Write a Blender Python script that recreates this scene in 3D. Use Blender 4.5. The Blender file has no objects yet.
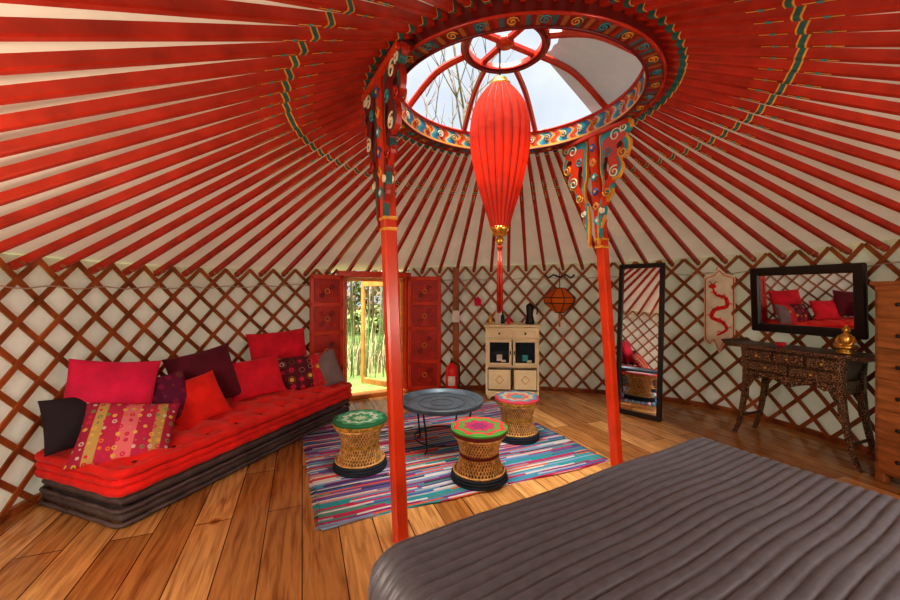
import bpy, bmesh, math, random
from math import sin, cos, pi, radians, atan2, sqrt
from mathutils import Vector, Matrix, Euler
from mathutils.geometry import tessellate_polygon
random.seed(7)
V = Vector
scene = bpy.context.scene
scene.view_settings.view_transform = 'Standard'
try: scene.view_settings.look = 'Medium High Contrast'
except Exception: pass

# ------------------------------------------------------------------ materials
def ramp(nt, fac, stops, interp='LINEAR'):
    r = nt.nodes.new('ShaderNodeValToRGB'); r.color_ramp.interpolation = interp
    e = r.color_ramp.elements
    while len(e) > 1: e.remove(e[-1])
    e[0].position = stops[0][0]; e[0].color = (*stops[0][1], 1)
    for p, c in stops[1:]:
        k = e.new(p); k.color = (*c, 1)
    nt.links.new(fac, r.inputs[0]); return r.outputs[0]

def base(name, rough=.6, metal=0.0):
    m = bpy.data.materials.new(name); m.use_nodes = True
    nt = m.node_tree; b = nt.nodes['Principled BSDF']
    b.inputs['Roughness'].default_value = rough
    b.inputs['Metallic'].default_value = metal
    return m, nt, b

def objco(nt, scale=(1, 1, 1), rot=(0, 0, 0), loc=(0, 0, 0)):
    t = nt.nodes.new('ShaderNodeTexCoord'); mp = nt.nodes.new('ShaderNodeMapping')
    mp.inputs['Scale'].default_value = scale; mp.inputs['Rotation'].default_value = rot
    mp.inputs['Location'].default_value = loc
    nt.links.new(t.outputs['Object'], mp.inputs[0]); return mp.outputs[0]

def mathn(nt, op, a, b=None, c=None):
    n = nt.nodes.new('ShaderNodeMath'); n.operation = op
    for i, x in enumerate((a, b, c)):
        if x is None: continue
        if isinstance(x, (int, float)): n.inputs[i].default_value = x
        else: nt.links.new(x, n.inputs[i])
    return n.outputs[0]

def bumpn(nt, b, h, s=.3, d=.01):
    n = nt.nodes.new('ShaderNodeBump'); n.inputs['Strength'].default_value = s
    n.inputs['Distance'].default_value = d
    nt.links.new(h, n.inputs['Height']); nt.links.new(n.outputs[0], b.inputs['Normal'])

def M(name, col, rough=.6, metal=0.0, var=.18, scale=8, stretch=(1, 1, 1), bump=.15, sheen=0):
    m, nt, b = base(name, rough, metal)
    co = objco(nt, stretch)
    n = nt.nodes.new('ShaderNodeTexNoise'); n.inputs['Scale'].default_value = scale
    n.inputs['Detail'].default_value = 5
    nt.links.new(co, n.inputs[0])
    lo = tuple(c*(1-var) for c in col); hi = tuple(min(1, c*(1+var)) for c in col)
    nt.links.new(ramp(nt, n.outputs[0], [(.3, lo), (.7, hi)]), b.inputs['Base Color'])
    if bump: bumpn(nt, b, n.outputs[0], bump, .005)
    if sheen: b.inputs['Sheen Weight'].default_value = sheen
    return m

RED = M('pole_red_paint', (.46, .032, .012), .26, var=.22, scale=9)
POST = M('post_orange_red', (.66, .055, .012), .28, var=.15, scale=5)
TEAL = M('teal_paint', (.03, .34, .36), .5)
TEALD = M('dark_teal_paint', (.03, .14, .12), .5)
BLUE = M('blue_paint', (.03, .10, .38), .5)
GOLD = M('gold_paint', (.80, .38, .05), .45)
CREAMP = M('cream_paint', (.85, .78, .55), .5)
DKRED = M('dark_red_paint', (.16, .010, .007), .45)
LATT = M('lattice_wood', (.33, .100, .024), .42, var=.45, scale=6)
BLACK = M('black_metal', (.015, .015, .017), .4, .3)
BLKWOOD = M('black_wood', (.022, .014, .012), .35)
BRNWOOD = M('dark_carved_wood', (.07, .032, .018), .35, var=.5, scale=20)
STRAW = M('straw', (.68, .40, .14), .7, var=.4, scale=30)
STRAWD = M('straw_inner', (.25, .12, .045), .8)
ROPE = M('white_rope', (.50, .40, .32), .9)
GREYM = M('grey_metal', (.12, .16, .20), .45, .4, var=.3)
GOLDM = M('gold_metal', (.8, .48, .1), .3, .9)
GLASSD = M('dark_glass', (.02, .035, .045), .08, bump=0)
OAKC = M('chest_wood', (.44, .17, .05), .45, var=.35, scale=4, stretch=(1, 1, 8))
CREAM = M('cream_lacquer', (.96, .86, .55), .45, var=.05, scale=5)
WHITE = M('white_cloth', (.8, .76, .7), .8)
MIRR, _nt, _b = base('mirror_glass', .02, 1.0); _b.inputs['Base Color'].default_value = (.9, .9, .92, 1)

def canvas_mat(name, col, tr, lo=.86):
    m, nt, b = base(name, .9)
    co = objco(nt); n = nt.nodes.new('ShaderNodeTexNoise'); n.inputs['Scale'].default_value = 2.2
    n.inputs['Detail'].default_value = 6; nt.links.new(co, n.inputs[0])
    c = ramp(nt, n.outputs[0], [(.3, tuple(x*lo for x in col)), (.7, col)])
    nt.links.new(c, b.inputs['Base Color'])
    n2 = nt.nodes.new('ShaderNodeTexNoise'); n2.inputs['Scale'].default_value = 9; nt.links.new(co, n2.inputs[0])
    bumpn(nt, b, n2.outputs[0], .5, .02)
    t = nt.nodes.new('ShaderNodeBsdfTranslucent'); nt.links.new(c, t.inputs[0])
    mx = nt.nodes.new('ShaderNodeMixShader'); mx.inputs[0].default_value = tr
    nt.links.new(b.outputs[0], mx.inputs[1]); nt.links.new(t.outputs[0], mx.inputs[2])
    nt.links.new(mx.outputs[0], nt.nodes['Material Output'].inputs[0])
    return m
CEIL = canvas_mat('roof_canvas', (.80, .72, .58), .045)
WALL = canvas_mat('wall_canvas', (.92, .87, .85), .13, .8)
LANT = canvas_mat('lantern_silk', (.66, .035, .010), .2, .6)
LANTO = canvas_mat('orange_silk', (.88, .22, .02), .2)
FLAP = canvas_mat('flap_canvas', (.35, .34, .34), .1)

# floor
FLOOR, nt, b = base('oak_planks', .20)
co = objco(nt, rot=(0, 0, radians(-111)))
br = nt.nodes.new('ShaderNodeTexBrick'); br.inputs['Scale'].default_value = 1
br.offset = .37; br.inputs['Brick Width'].default_value = 1.6; br.inputs['Row Height'].default_value = .195
br.inputs['Mortar Size'].default_value = .003; br.inputs['Mortar Smooth'].default_value = .1
br.inputs['Color1'].default_value = (.46, .20, .055, 1); br.inputs['Color2'].default_value = (.88, .50, .19, 1)
br.inputs['Mortar'].default_value = (.09, .03, .008, 1); br.inputs['Bias'].default_value = 0
nt.links.new(co, br.inputs[0])
mp2 = nt.nodes.new('ShaderNodeMapping'); mp2.inputs['Scale'].default_value = (1.2, 14, 1); nt.links.new(co, mp2.inputs[0])
n = nt.nodes.new('ShaderNodeTexNoise'); n.inputs['Scale'].default_value = 2.5; n.inputs['Detail'].default_value = 8
n.inputs['Distortion'].default_value = .6; nt.links.new(mp2.outputs[0], n.inputs[0])
g = ramp(nt, n.outputs[0], [(.3, (.52, .42, .35)), (.6, (1, 1, 1))])
mx = nt.nodes.new('ShaderNodeMix'); mx.data_type = 'RGBA'; mx.blend_type = 'MULTIPLY'; mx.inputs[0].default_value = 1
nt.links.new(br.outputs[0], mx.inputs[6]); nt.links.new(g, mx.inputs[7])
vo = nt.nodes.new('ShaderNodeTexVoronoi'); vo.inputs['Scale'].default_value = 2.2; nt.links.new(co, vo.inputs[0])
k = ramp(nt, vo.outputs[0], [(.0, (.25, .15, .1)), (.05, (.5, .35, .25)), (.09, (1, 1, 1))])
mx2 = nt.nodes.new('ShaderNodeMix'); mx2.data_type = 'RGBA'; mx2.blend_type = 'MULTIPLY'; mx2.inputs[0].default_value = 1
nt.links.new(mx.outputs[2], mx2.inputs[6]); nt.links.new(k, mx2.inputs[7])
nt.links.new(mx2.outputs[2], b.inputs['Base Color'])
bumpn(nt, b, br.outputs[1], -.4, .004)

# rag rug
RUG, nt, b = base('rag_rug', .95)
co = objco(nt); sx = nt.nodes.new('ShaderNodeSeparateXYZ'); nt.links.new(co, sx.inputs[0])
nz = nt.nodes.new('ShaderNodeTexNoise'); nz.inputs['Scale'].default_value = 3; nt.links.new(co, nz.inputs[0])
yy = mathn(nt, 'FLOOR', mathn(nt, 'ADD', mathn(nt, 'MULTIPLY', sx.outputs[1], 52), mathn(nt, 'MULTIPLY', nz.outputs[0], .8)))
wn1 = nt.nodes.new('ShaderNodeTexWhiteNoise'); wn1.noise_dimensions = '1D'; nt.links.new(yy, wn1.inputs['W'])
xx = mathn(nt, 'FLOOR', mathn(nt, 'ADD', mathn(nt, 'MULTIPLY', sx.outputs[0], 2.2), mathn(nt, 'MULTIPLY', wn1.outputs[0], 9)))
cb = nt.nodes.new('ShaderNodeCombineXYZ'); nt.links.new(xx, cb.inputs[0]); nt.links.new(yy, cb.inputs[1])
wn = nt.nodes.new('ShaderNodeTexWhiteNoise'); wn.noise_dimensions = '2D'; nt.links.new(cb.outputs[0], wn.inputs[0])
cols = [(.60, .03, .10), (.05, .16, .42), (.70, .66, .62), (.03, .34, .40), (.28, .03, .20), (.62, .30, .30), (.03, .05, .10),
        (.25, .42, .65), (.75, .14, .05), (.45, .50, .56), (.14, .10, .34), (.50, .03, .14), (.74, .72, .70), (.10, .28, .52), (.10, .30, .24), (.28, .30, .40)]
nt.links.new(ramp(nt, wn.outputs[0], [(i/len(cols), c) for i, c in enumerate(cols)], 'CONSTANT'), b.inputs['Base Color'])
bumpn(nt, b, mathn(nt, 'SINE', mathn(nt, 'MULTIPLY', sx.outputs[1], 52*2*pi)), .6, .01)

# painted ring ornament
def ring_paint(name, K, cols):
    m, nt, b = base(name, .45)
    co = objco(nt); s = nt.nodes.new('ShaderNodeSeparateXYZ'); nt.links.new(co, s.inputs[0])
    a = mathn(nt, 'ARCTAN2', s.outputs[1], s.outputs[0])
    r = mathn(nt, 'MULTIPLY', mathn(nt, 'SINE', mathn(nt, 'MULTIPLY', s.outputs[2], 70)), .12)
    f = mathn(nt, 'FRACT', mathn(nt, 'ADD', mathn(nt, 'MULTIPLY', a, K/(2*pi)), r))
    nt.links.new(ramp(nt, f, [(i/len(cols), c) for i, c in enumerate(cols)], 'CONSTANT'), b.inputs['Base Color'])
    return m
RP1 = ring_paint('crown_paint_inner', 30, [(.02, .18, .24), (.04, .34, .42), (.60, .50, .28), (.62, .09, .012), (.50, .04, .012), (.72, .30, .03), (.03, .14, .34)])
RP2 = ring_paint('crown_paint_lower', 44, [(.20, .012, .006), (.30, .025, .01), (.04, .12, .14), (.20, .012, .006), (.35, .12, .03)])

QUILT = M('grey_quilt', (.115, .120, .145), .42, var=.15, scale=30, sheen=.1)
MATT = M('red_mattress', (.86, .016, .010), .75, var=.2, scale=10, sheen=.1)
BASEM = M('grey_brown_mattress', (.13, .10, .10), .85, var=.3, scale=12)

# ------------------------------------------------------------------ builder
class B:
    def __init__(s, name):
        s.name = name; s.v = []; s.f = []; s.m = []; s.sm = []; s.mats = []
    def mi(s, mat):
        if mat not in s.mats: s.mats.append(mat)
        return s.mats.index(mat)
    def add(s, vs, fs, mat, smooth=False, X=None):
        o = len(s.v); k = s.mi(mat)
        s.v += [tuple((X @ V(p)) if X else p) for p in vs]
        for f in fs:
            s.f.append(tuple(i+o for i in f)); s.m.append(k); s.sm.append(smooth)
    def box(s, c, size, mat, rot=(0, 0, 0), bev=.006, X=None):
        bm = bmesh.new(); bmesh.ops.create_cube(bm, size=1)
        for w in bm.verts: w.co = V((w.co.x*size[0], w.co.y*size[1], w.co.z*size[2]))
        bev = min(bev, min(size)*.3)
        if bev > 0: bmesh.ops.bevel(bm, geom=bm.edges[:], offset=bev, segments=1, affect='EDGES')
        bm.verts.index_update()
        T = Matrix.Translation(V(c)) @ Euler(rot).to_matrix().to_4x4()
        if X: T = X @ T
        s.add([w.co.copy() for w in bm.verts], [[w.index for w in f.verts] for f in bm.faces], mat, False, T)
        bm.free()
    def lathe(s, prof, mat, n=32, c=(0, 0, 0), X=None, smooth=True, rib=0, ribn=0, ang=0):
        vs = []; fs = []
        for (r, z) in prof:
            for i in range(n):
                a = 2*pi*i/n + ang; rr = r*(1 + rib*abs(sin(ribn*a/2))) if rib else r
                vs.append((c[0]+rr*cos(a), c[1]+rr*sin(a), c[2]+z))
        L = len(prof)
        for j in range(L-1):
            for i in range(n):
                i2 = (i+1) % n; fs.append((j*n+i, j*n+i2, (j+1)*n+i2, (j+1)*n+i))
        if prof[0][0] > 1e-5: fs.append(tuple(range(n-1, -1, -1)))
        if prof[-1][0] > 1e-5: fs.append(tuple((L-1)*n+i for i in range(n)))
        s.add(vs, fs, mat, smooth, X)
    def tube(s, pts, r, mat, n=8, closed=False, X=None, smooth=True):
        pts = [V(p) for p in pts]; L = len(pts); rs = r if isinstance(r, (list, tuple)) else [r]*L
        vs = []; fs = []; up = None
        for i, p in enumerate(pts):
            if closed: t = pts[(i+1) % L]-pts[i-1]
            else: t = pts[min(i+1, L-1)]-pts[max(i-1, 0)]
            if t.length < 1e-9: t = V((0, 0, 1))
            t.normalize()
            if up is None: up = V((0, 0, 1)) if abs(t.z) < .9 else V((1, 0, 0))
            a = up - t*up.dot(t)
            if a.length < 1e-6: a = t.orthogonal()
            a.normalize(); up = a; bb = t.cross(a)
            for k in range(n):
                q = 2*pi*k/n+pi/n; vs.append(p+a*cos(q)*rs[i]+bb*sin(q)*rs[i])
        for i in range(L if closed else L-1):
            for k in range(n):
                k2 = (k+1) % n; j = (i+1) % L
                fs.append((i*n+k, i*n+k2, j*n+k2, j*n+k))
        if not closed:
            fs.append(tuple(range(n-1, -1, -1))); fs.append(tuple((L-1)*n+k for k in range(n)))
        s.add(vs, fs, mat, smooth, X)
    def ball(s, c, r, mat, n=16, sc=(1, 1, 1), X=None):
        prof = [(max(0, r*sin(pi*j/10)), -r*cos(pi*j/10)) for j in range(11)]
        T = Matrix.Translation(V(c)) @ Matrix.Diagonal((*sc, 1))
        if X: T = X @ T
        prof[0] = (1e-6, -r); prof[-1] = (1e-6, r)
        s.lathe(prof, mat, n, X=T)
    def prism(s, loops, th, mat, X=None):
        tri = tessellate_polygon([[V((p[0], p[1], 0)) for p in l] for l in loops])
        flat = [p for l in loops for p in l]; N = len(flat)
        vs = [(p[0], -th/2, p[1]) for p in flat]+[(p[0], th/2, p[1]) for p in flat]
        fs = [tuple(t) for t in tri]+[tuple(i+N for i in reversed(t)) for t in tri]
        o = 0
        for l in loops:
            n = len(l)
            for i in range(n):
                j = (i+1) % n; fs.append((o+i, o+j, o+j+N, o+i+N))
            o += n
        s.add(vs, fs, mat, False, X)
    def done(s, loc=(0, 0, 0), rot=(0, 0, 0), parent=None, recalc=True):
        me = bpy.data.meshes.new(s.name); me.from_pydata(s.v, [], s.f)
        for m in s.mats: me.materials.append(m)
        for i, p in enumerate(me.polygons): p.material_index = s.m[i]; p.use_smooth = s.sm[i]
        if recalc:
            bm = bmesh.new(); bm.from_mesh(me); bmesh.ops.recalc_face_normals(bm, faces=bm.faces[:]); bm.to_mesh(me); bm.free()
        o = bpy.data.objects.new(s.name, me); scene.collection.objects.link(o)
        o.location = loc; o.rotation_euler = rot
        return o

def catmull(pts, k=6, closed=False):
    out = []; L = len(pts); P = [V(p) for p in pts]
    for i in range(L if closed else L-1):
        if closed: a, b_, c, d = P[i-1], P[i], P[(i+1) % L], P[(i+2) % L]
        else: a, b_, c, d = P[max(i-1, 0)], P[i], P[i+1], P[min(i+2, L-1)]
        for j in range(k):
            t = j/k
            out.append(.5*((2*b_)+(c-a)*t+(2*a-5*b_+4*c-d)*t*t+(3*b_-a-3*c+d)*t**3))
    if not closed: out.append(P[-1])
    return out

# ------------------------------------------------------------------ yurt plan
C = V((.45, 2.45)); CR = V((.42, 2.52)); ZR = 2.62
keys = [(0, 3.05), (12, 3.08), (30, 3.28), (42, 3.27), (60, 3.05), (80, 2.90), (98, 2.88), (112, 2.94), (126, 3.07), (150, 3.15), (180, 3.08), (220, 3.05), (270, 3.05), (320, 3.05), (360, 3.05)]
def lin(keys, x):
    if x <= keys[0][0]: return keys[0][1]
    for (a, p), (b_, q) in zip(keys, keys[1:]):
        if x <= b_: return p+(q-p)*(x-a)/(b_-a)
    return keys[-1][1]
_tab = [sum(lin(keys, (d+e) % 360) for e in range(-10, 11))/21 for d in range(360)]
def R(t):
    d = math.degrees(t) % 360; i = int(d); f = d-i
    return _tab[i % 360]*(1-f)+_tab[(i+1) % 360]*f
def ztop(x): return lin([(-2.6, 1.51), (-1.7, 1.57), (.3, 1.65), (3.4, 1.70)], x)
def wp(t, off=0):
    r = R(t)+off; return V((C.x+r*cos(t), C.y+r*sin(t)))
D0, D1 = radians(109.6), radians(128.6)
def indoor(t):
    t = t % (2*pi); return D0 < t < D1

NS = 240
o = B('floor'); vs = [(*wp(2*pi*i/NS, .08), 0) for i in range(NS)]
o.add(vs+[(x, y, -.12) for x, y, z in vs], [tuple(range(NS))]+[(i, NS+i, NS+(i+1) % NS, (i+1) % NS) for i in range(NS)], FLOOR)
o.done(recalc=False)
o = B('wall_canvas'); 
for i in range(NS):
    a, c = 2*pi*i/NS, 2*pi*(i+1)/NS
    if indoor((a+c)/2): continue
    nz = 5; vs = []
    for t in (a, c):
        p = wp(t, .04); h = ztop(p.x)+.07
        for k in range(nz+1): vs.append((p.x, p.y, h*k/nz))
    o.add(vs, [(k, nz+1+k, nz+2+k, k+1) for k in range(nz)], WALL, True)
o.done(recalc=False)
o = B('baseboard_round')
for i in range(NS):
    a, c = 2*pi*i/NS, 2*pi*(i+1)/NS
    if indoor((a+c)/2): continue
    p, q = wp(a, -.0), wp(c, -.0); p2, q2 = wp(a, .03), wp(c, .03)
    o.add([(*p, 0), (*q, 0), (*q, .05), (*p, .05), (*p2, .05), (*q2, .05)], [(0, 1, 2, 3), (3, 2, 5, 4)], LATT)
o.done(recalc=False)
o = B('ceiling'); vs = []; K = 8
for i in range(NS):
    t = 2*pi*i/NS; p = wp(t, .10); z0 = ztop(p.x)+.045; e = CR+V((cos(t), sin(t)))*.86
    for k in range(K+1):
        f = k/K; q = p.lerp(e, f); vs.append((q.x, q.y, z0+(2.70-z0)*f))
o.add(vs, [(i*(K+1)+k, ((i+1) % NS)*(K+1)+k, ((i+1) % NS)*(K+1)+k+1, i*(K+1)+k+1) for i in range(NS) for k in range(K)], CEIL, True)
o.done(recalc=False)

# lattice
NP = 76
o = B('lattice_wall_frame')
for layer, sg in ((-.004, 1), (-.018, -1)):
    for i in range(NP):
        t0 = 2*pi*i/NP; dt = 2*pi/NP*6.0*sg; S = 14
        for k in range(S):
            segs = []
            ta, tb = t0+dt*(k/S), t0+dt*((k+1)/S)
            if indoor((ta+tb)/2): continue
            for t, f in ((ta, k/S), (tb, (k+1)/S)):
                p = wp(t, layer); pi_ = wp(t, layer-.012); h = ztop(p.x)+.05; z = .02+(h-.02)*f
                segs.append((p, pi_, z))
            (p, pi1, z1), (q, qi1, z2) = segs
            d = V((q.x-p.x, q.y-p.y, z2-z1)).normalized(); nrm = V((cos(ta), sin(ta), 0)); w = d.cross(nrm)*.0165
            A = V((p.x, p.y, z1)); Ai = V((pi1.x, pi1.y, z1)); Q = V((q.x, q.y, z2)); Qi = V((qi1.x, qi1.y, z2))
            o.add([A-w, A+w, Ai+w, Ai-w, Q-w, Q+w, Qi+w, Qi-w], [(0, 1, 5, 4), (1, 2, 6, 5), (2, 3, 7, 6), (3, 0, 4, 7)], LATT)
for zz in (.13,):
    pts = []
    for i in range(NS+1):
        t = D1+.01+(2*pi-(D1-D0)-.02)*i/NS; p = wp(t, -.035); pts.append((p.x, p.y, ztop(p.x)-zz+.01*sin(i*1.3)))
    o.tube(pts, .005, ROPE, 5)
o.done(recalc=False)

# roof poles
o = B('roof_poles')
for i in range(NP):
    t = 2*pi*(i+.5)/NP
    p = wp(t, -.01); z0 = ztop(p.x)+.005; e = CR+V((cos(t), sin(t)))*.84
    A = V((p.x, p.y, z0)); E = V((e.x, e.y, ZR+.01)); d = E-A; L = d.length; d.normalize()
    side = d.cross(V((0, 0, 1))).normalized(); up = side.cross(d)
    def seg(a, b_, w0, w1, h0, h1, mat, A=A, d=d, side=side, up=up, L=L):
        vs = []
        for s_, w, h in ((a, w0, h0), (b_, w1, h1)):
            c = A+d*s_
            ch = .3
            for (x, y) in ((-1, -1+ch), (-1+ch, -1), (1-ch, -1), (1, -1+ch), (1, 1), (-1, 1)):
                vs.append(c+side*w*x+up*h*y)
        o.add(vs, [(k, (k+1) % 6, 6+(k+1) % 6, 6+k) for k in range(6)]+[(5, 4, 3, 2, 1, 0), (6, 7, 8, 9, 10, 11)], mat)
    a = -.03
    seg(a, L-.62, .0185, .0195, .022, .020, RED)
    seg(L-.62, L-.612, .0200, .0200, .0205, .0205, GOLD)
    seg(L-.612, L-.590, .0200, .0200, .0205, .0205, TEALD)
    seg(L-.590, L-.583, .0200, .0200, .0205, .0205, GOLD)
    seg(L-.583, L-.14, .0195, .0155, .020, .018, RED)
    seg(L-.14, L-.133, .0165, .0165, .0185, .0185, GOLD)
    seg(L-.133, L-.10, .0160, .0155, .018, .018, TEALD)
    seg(L-.10, L+.02, .0155, .0145, .018, .017, RED)
    # small painted motifs: gold line and diamond on underside near the ornament
    for s0, s1, ww, mm in ((L-.74, L-.64, .004, GOLD), (L-.56, L-.46, .004, GOLD), (L-.70, L-.68, .010, TEAL), (L-.52, L-.50, .010, TEAL)):
        c0, c1 = A+d*s0-up*.0212, A+d*s1-up*.0212
        o.add([c0-side*ww, c0+side*ww, c1+side*ww, c1-side*ww], [(0, 1, 2, 3)], mm)
    o.ball(A+d*.05-up*.012, .024, LATT, 8, (1, 1, .8))
o.done(recalc=False)

# ------------------------------------------------------------------ crown
o = B('crown_ring')
def ringsurf(r0, za, r1, zb, mat, n=144):
    o.lathe([(r0, za), (r1, zb)], mat, n)
    for _ in range(2): o.f.pop(); o.m.pop(); o.sm.pop()
RI, RO = .775, .865
ringsurf(RI, -.055, RI, .065, RP1)
ringsurf(RI-.004, -.065, RI-.004, -.045, GOLD); ringsurf(RI-.004, .055, RI-.004, .075, RED)
ringsurf(RI-.004, -.065, RO, -.065, RP2)
ringsurf(RO, -.065, RO, .075, DKRED); ringsurf(RI-.004, .075, RO, .075, RED)
ringsurf(RO-.012, -.068, RO+.004, -.068, RED)
def ringtube(R0, z, r, mat, n=96, c=(0, 0)):
    o.tube([(c[0]+R0*cos(2*pi*i/n), c[1]+R0*sin(2*pi*i/n), z) for i in range(n)], r, mat, 8, True)
ringtube(RI, -.066, .009, DKRED); ringtube(RO+.0, -.066, .008, RED); ringtube(RI, .075, .012, RED)
for i in range(36):
    a0 = 2*pi*i/36; mat = (GOLD, CREAMP, GOLD)[i % 3]
    pts = []
    for j in range(16):
        q = j/15*3.3*pi; rr = .030*(1-j/17)
        u, w = rr*cos(q), rr*sin(q); a = a0+u/RI
        pts.append(((RI-.006)*cos(a), (RI-.006)*sin(a), .005+w))
    o.tube(pts, .0035, mat, 4)
    pts = []
    for j in range(16):
        q = j/15*3.3*pi; rr = .030*(1-j/17); a = a0+rr*cos(q)/.82
        pts.append(((.82+rr*sin(q))*cos(a), (.82+rr*sin(q))*sin(a), -.067))
    o.tube(pts, .003, (GOLD, TEAL)[i % 2], 4)
hub = (-.06, 0.0, .36)
o.lathe([(.235, .325), (.29, .325), (.29, .365), (.235, .365), (.235, .325)], RED, 48, (hub[0], 0, 0))
for _ in range(2): o.f.pop(); o.m.pop(); o.sm.pop()
ringtube(.262, .318, .012, DKRED, 48, hub[:2])
for i in range(2):
    a = pi/6+i*pi/2
    o.box((hub[0], hub[1], .365), (.52, .04, .035), RED, (0, 0, a))
o.lathe([(.05, .34), (.06, .35), (.06, .38), (1e-5, .385)], RED, 16, (hub[0], 0, 0))
for i in range(8):
    a = pi/8+2*pi*i/8
    A = V((.80*cos(a), .80*sin(a), .07)); E = V((hub[0]+.26*cos(a), hub[1]+.26*sin(a), .345))
    mid = (A+E)/2+V((0, 0, .07))
    o.tube(catmull([A, mid, E], 6), .022, RED, 6, smooth=False)
crown = o.done((CR.x, CR.y, ZR))
o = B('crown_cover_flap'); vs = []; n_ = 24
for i in range(n_+1):
    a = radians(-70+105*i/n_)
    for (rr_, zz) in ((1.0, .06), (.82, .15), (.55, .27), (.34, .37+.01*sin(i*2))):
        vs.append((rr_*cos(a)-.04, rr_*sin(a), zz+.03))
o.add(vs, [(i*4+k, i*4+4+k, i*4+5+k, i*4+k+1) for i in range(n_) for k in range(3)], FLAP, True)
o.done((CR.x, CR.y, ZR), recalc=False)

# ------------------------------------------------------------------ posts
WP = [(.062, -.02), (.20, 0), (.31, .0), (.325, -.05), (.285, -.09), (.315, -.15), (.30, -.22), (.235, -.25), (.255, -.31), (.225, -.38), (.165, -.40),
      (.17, -.47), (.13, -.53), (.10, -.56), (.095, -.66), (.06, -.74), (.042, -.86), (.040, -.62), (.075, -.50), (.085, -.40), (.062, -.30), (.062, -.15)]
def lathe_profile_wing(sg, sc=1.0):
    c = V((.17, -.25, 0)); out = []
    for p in catmull([V((x, z, 0)) for x, z in WP], 4, True):
        q = c+(p-c)*sc; out.append((sg*q.x, q.y))
    return out
def hole(sg, cx, cz, rx, rz, n=12):
    return [(sg*(cx+rx*cos(2*pi*i/n)), cz+rz*sin(2*pi*i/n)) for i in range(n)]
def post(bot, top, yaw, c1, c2, c3):
    o = B('crown_support_post')
    b0, t0 = V(bot), V(top); off = V((t0.x-b0.x, t0.y-b0.y, 0)); H = t0.z
    n = 10; vs = []; fs = []
    cz, sz = cos(yaw), sin(yaw)
    for k in range(n+1):
        f = k/n; w = .037
        for (x, y) in ((-1, -.7), (-.7, -1), (.7, -1), (1, -.7), (1, .7), (.7, 1), (-.7, 1), (-1, .7)):
            X_, Y_ = x*w, y*w
            vs.append((X_*cz-Y_*sz+off.x*f, X_*sz+Y_*cz+off.y*f, H*f))
    for k in range(n):
        for j in range(8): fs.append((k*8+j, k*8+(j+1) % 8, k*8+8+(j+1) % 8, k*8+8+j))
    fs.append(tuple(range(7, -1, -1))); o.add(vs, fs, POST)
    T = Matrix.Translation(off+V((0, 0, H))) @ Matrix.Rotation(yaw, 4, 'Z')
    def Tz(z):
        f = (H+z)/H
        return Matrix.Translation(V((off.x*f, off.y*f, H))) @ Matrix.Rotation(yaw, 4, 'Z')
    for z, hh, m in ((-.86, .02, GOLD), (-.80, .02, GOLD)):
        o.box((0, 0, z), (.084, .084, hh), m, X=Tz(z))
    o.box((0, 0, -.015), (.60, .08, .035), POST, X=T)
    for z in range(6):
        for yy_ in (-.038, .038):
            q = -.66+z*.11
            o.box((0, yy_, q), (.050, .01, .050), (TEAL, GOLD, BLUE)[z % 3], (0, pi/4, 0), X=Tz(q))
            o.box((0, yy_*1.1, q), (.022, .01, .022), (CREAMP, POST, GOLD)[z % 3], (0, pi/4, 0), X=Tz(q))
    for sg in (-1, 1):
        hs = [hole(sg, .12, -.30, .026, .09), hole(sg, .24, -.165, .03, .028)]
        o.prism([lathe_profile_wing(sg)]+hs, .028, c1, T)
        o.prism([lathe_profile_wing(sg, .90)]+hs, .034, c2, T)
        o.prism([lathe_profile_wing(sg, .70)]+hs, .040, c3, T)
        for fy in (-.022, .022):
            for (cx, cz_, r0, ph, m) in ((.20, -.08, .05, 0, CREAMP), (.26, -.22, .04, 2, c1), (.19, -.34, .045, 1, CREAMP), (.13, -.47, .038, 3, c1), (.27, -.05, .035, 1, CREAMP), (.13, -.18, .036, 4, TEAL), (.09, -.60, .024, 2, CREAMP)):
                pts = [(sg*(cx+r0*(1-j/20)*cos(ph+j*.55)), fy, cz_+r0*(1-j/20)*sin(ph+j*.55)) for j in range(17)]
                o.tube(pts, .006, m, 5, X=T)
    return o.done((b0.x, b0.y, 0))
yw = atan2(.88, -.48)
post((-.27, 2.10, 0), (-.37, 2.12, 2.552), yw, RED, TEALD, DKRED)  # bracket gets darker paints here to imitate its backlit shade
post((1.30, 3.0, 0), (1.10, 2.93, 2.552), yw, GOLD, TEAL, POST)

# ------------------------------------------------------------------ lantern
o = B('silk_lantern')
prof = catmull([V((.055, 0, 0)), V((.08, .10, 0)), V((.130, .28, 0)), V((.172, .50, 0)), V((.180, .66, 0)), V((.155, .80, 0)), V((.10, .90, 0)), V((.065, .94, 0))], 5)
pf = [(p.x, p.y) for p in prof]
o.lathe(pf, LANT, 160, rib=.11, ribn=20)
for _ in range(2): o.f.pop(); o.m.pop(); o.sm.pop()
for i in range(20):
    a = 2*pi*i/20
    o.tube([(p.x*1.003*cos(a), p.x*1.003*sin(a), p.y) for p in prof], .0035, DKRED, 4)
for (r, z) in ((.082, .12), (.122, .26), (.155, .42), (.176, .58), (.17, .74), (.12, .87)):
    o.tube([(r*cos(2*pi*i/60), r*sin(2*pi*i/60), z) for i in range(60)], .0035, DKRED, 4, True)
o.lathe([(.06, .93), (.072, .935), (.072, .955), (.05, .96), (.05, .985), (.03, .99)], GOLDM, 24)
o.lathe([(.03, -.05), (.045, -.045), (.05, -.02), (.06, -.01), (.062, .01), (.05, .015)], GOLDM, 24)
o.tube([(0, 0, .98), (0, 0, 1.20)], .006, BLACK, 6)
o.ball((0, 0, -.08), .028, GOLDM); o.ball((0, 0, -.125), .02, RED)
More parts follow.
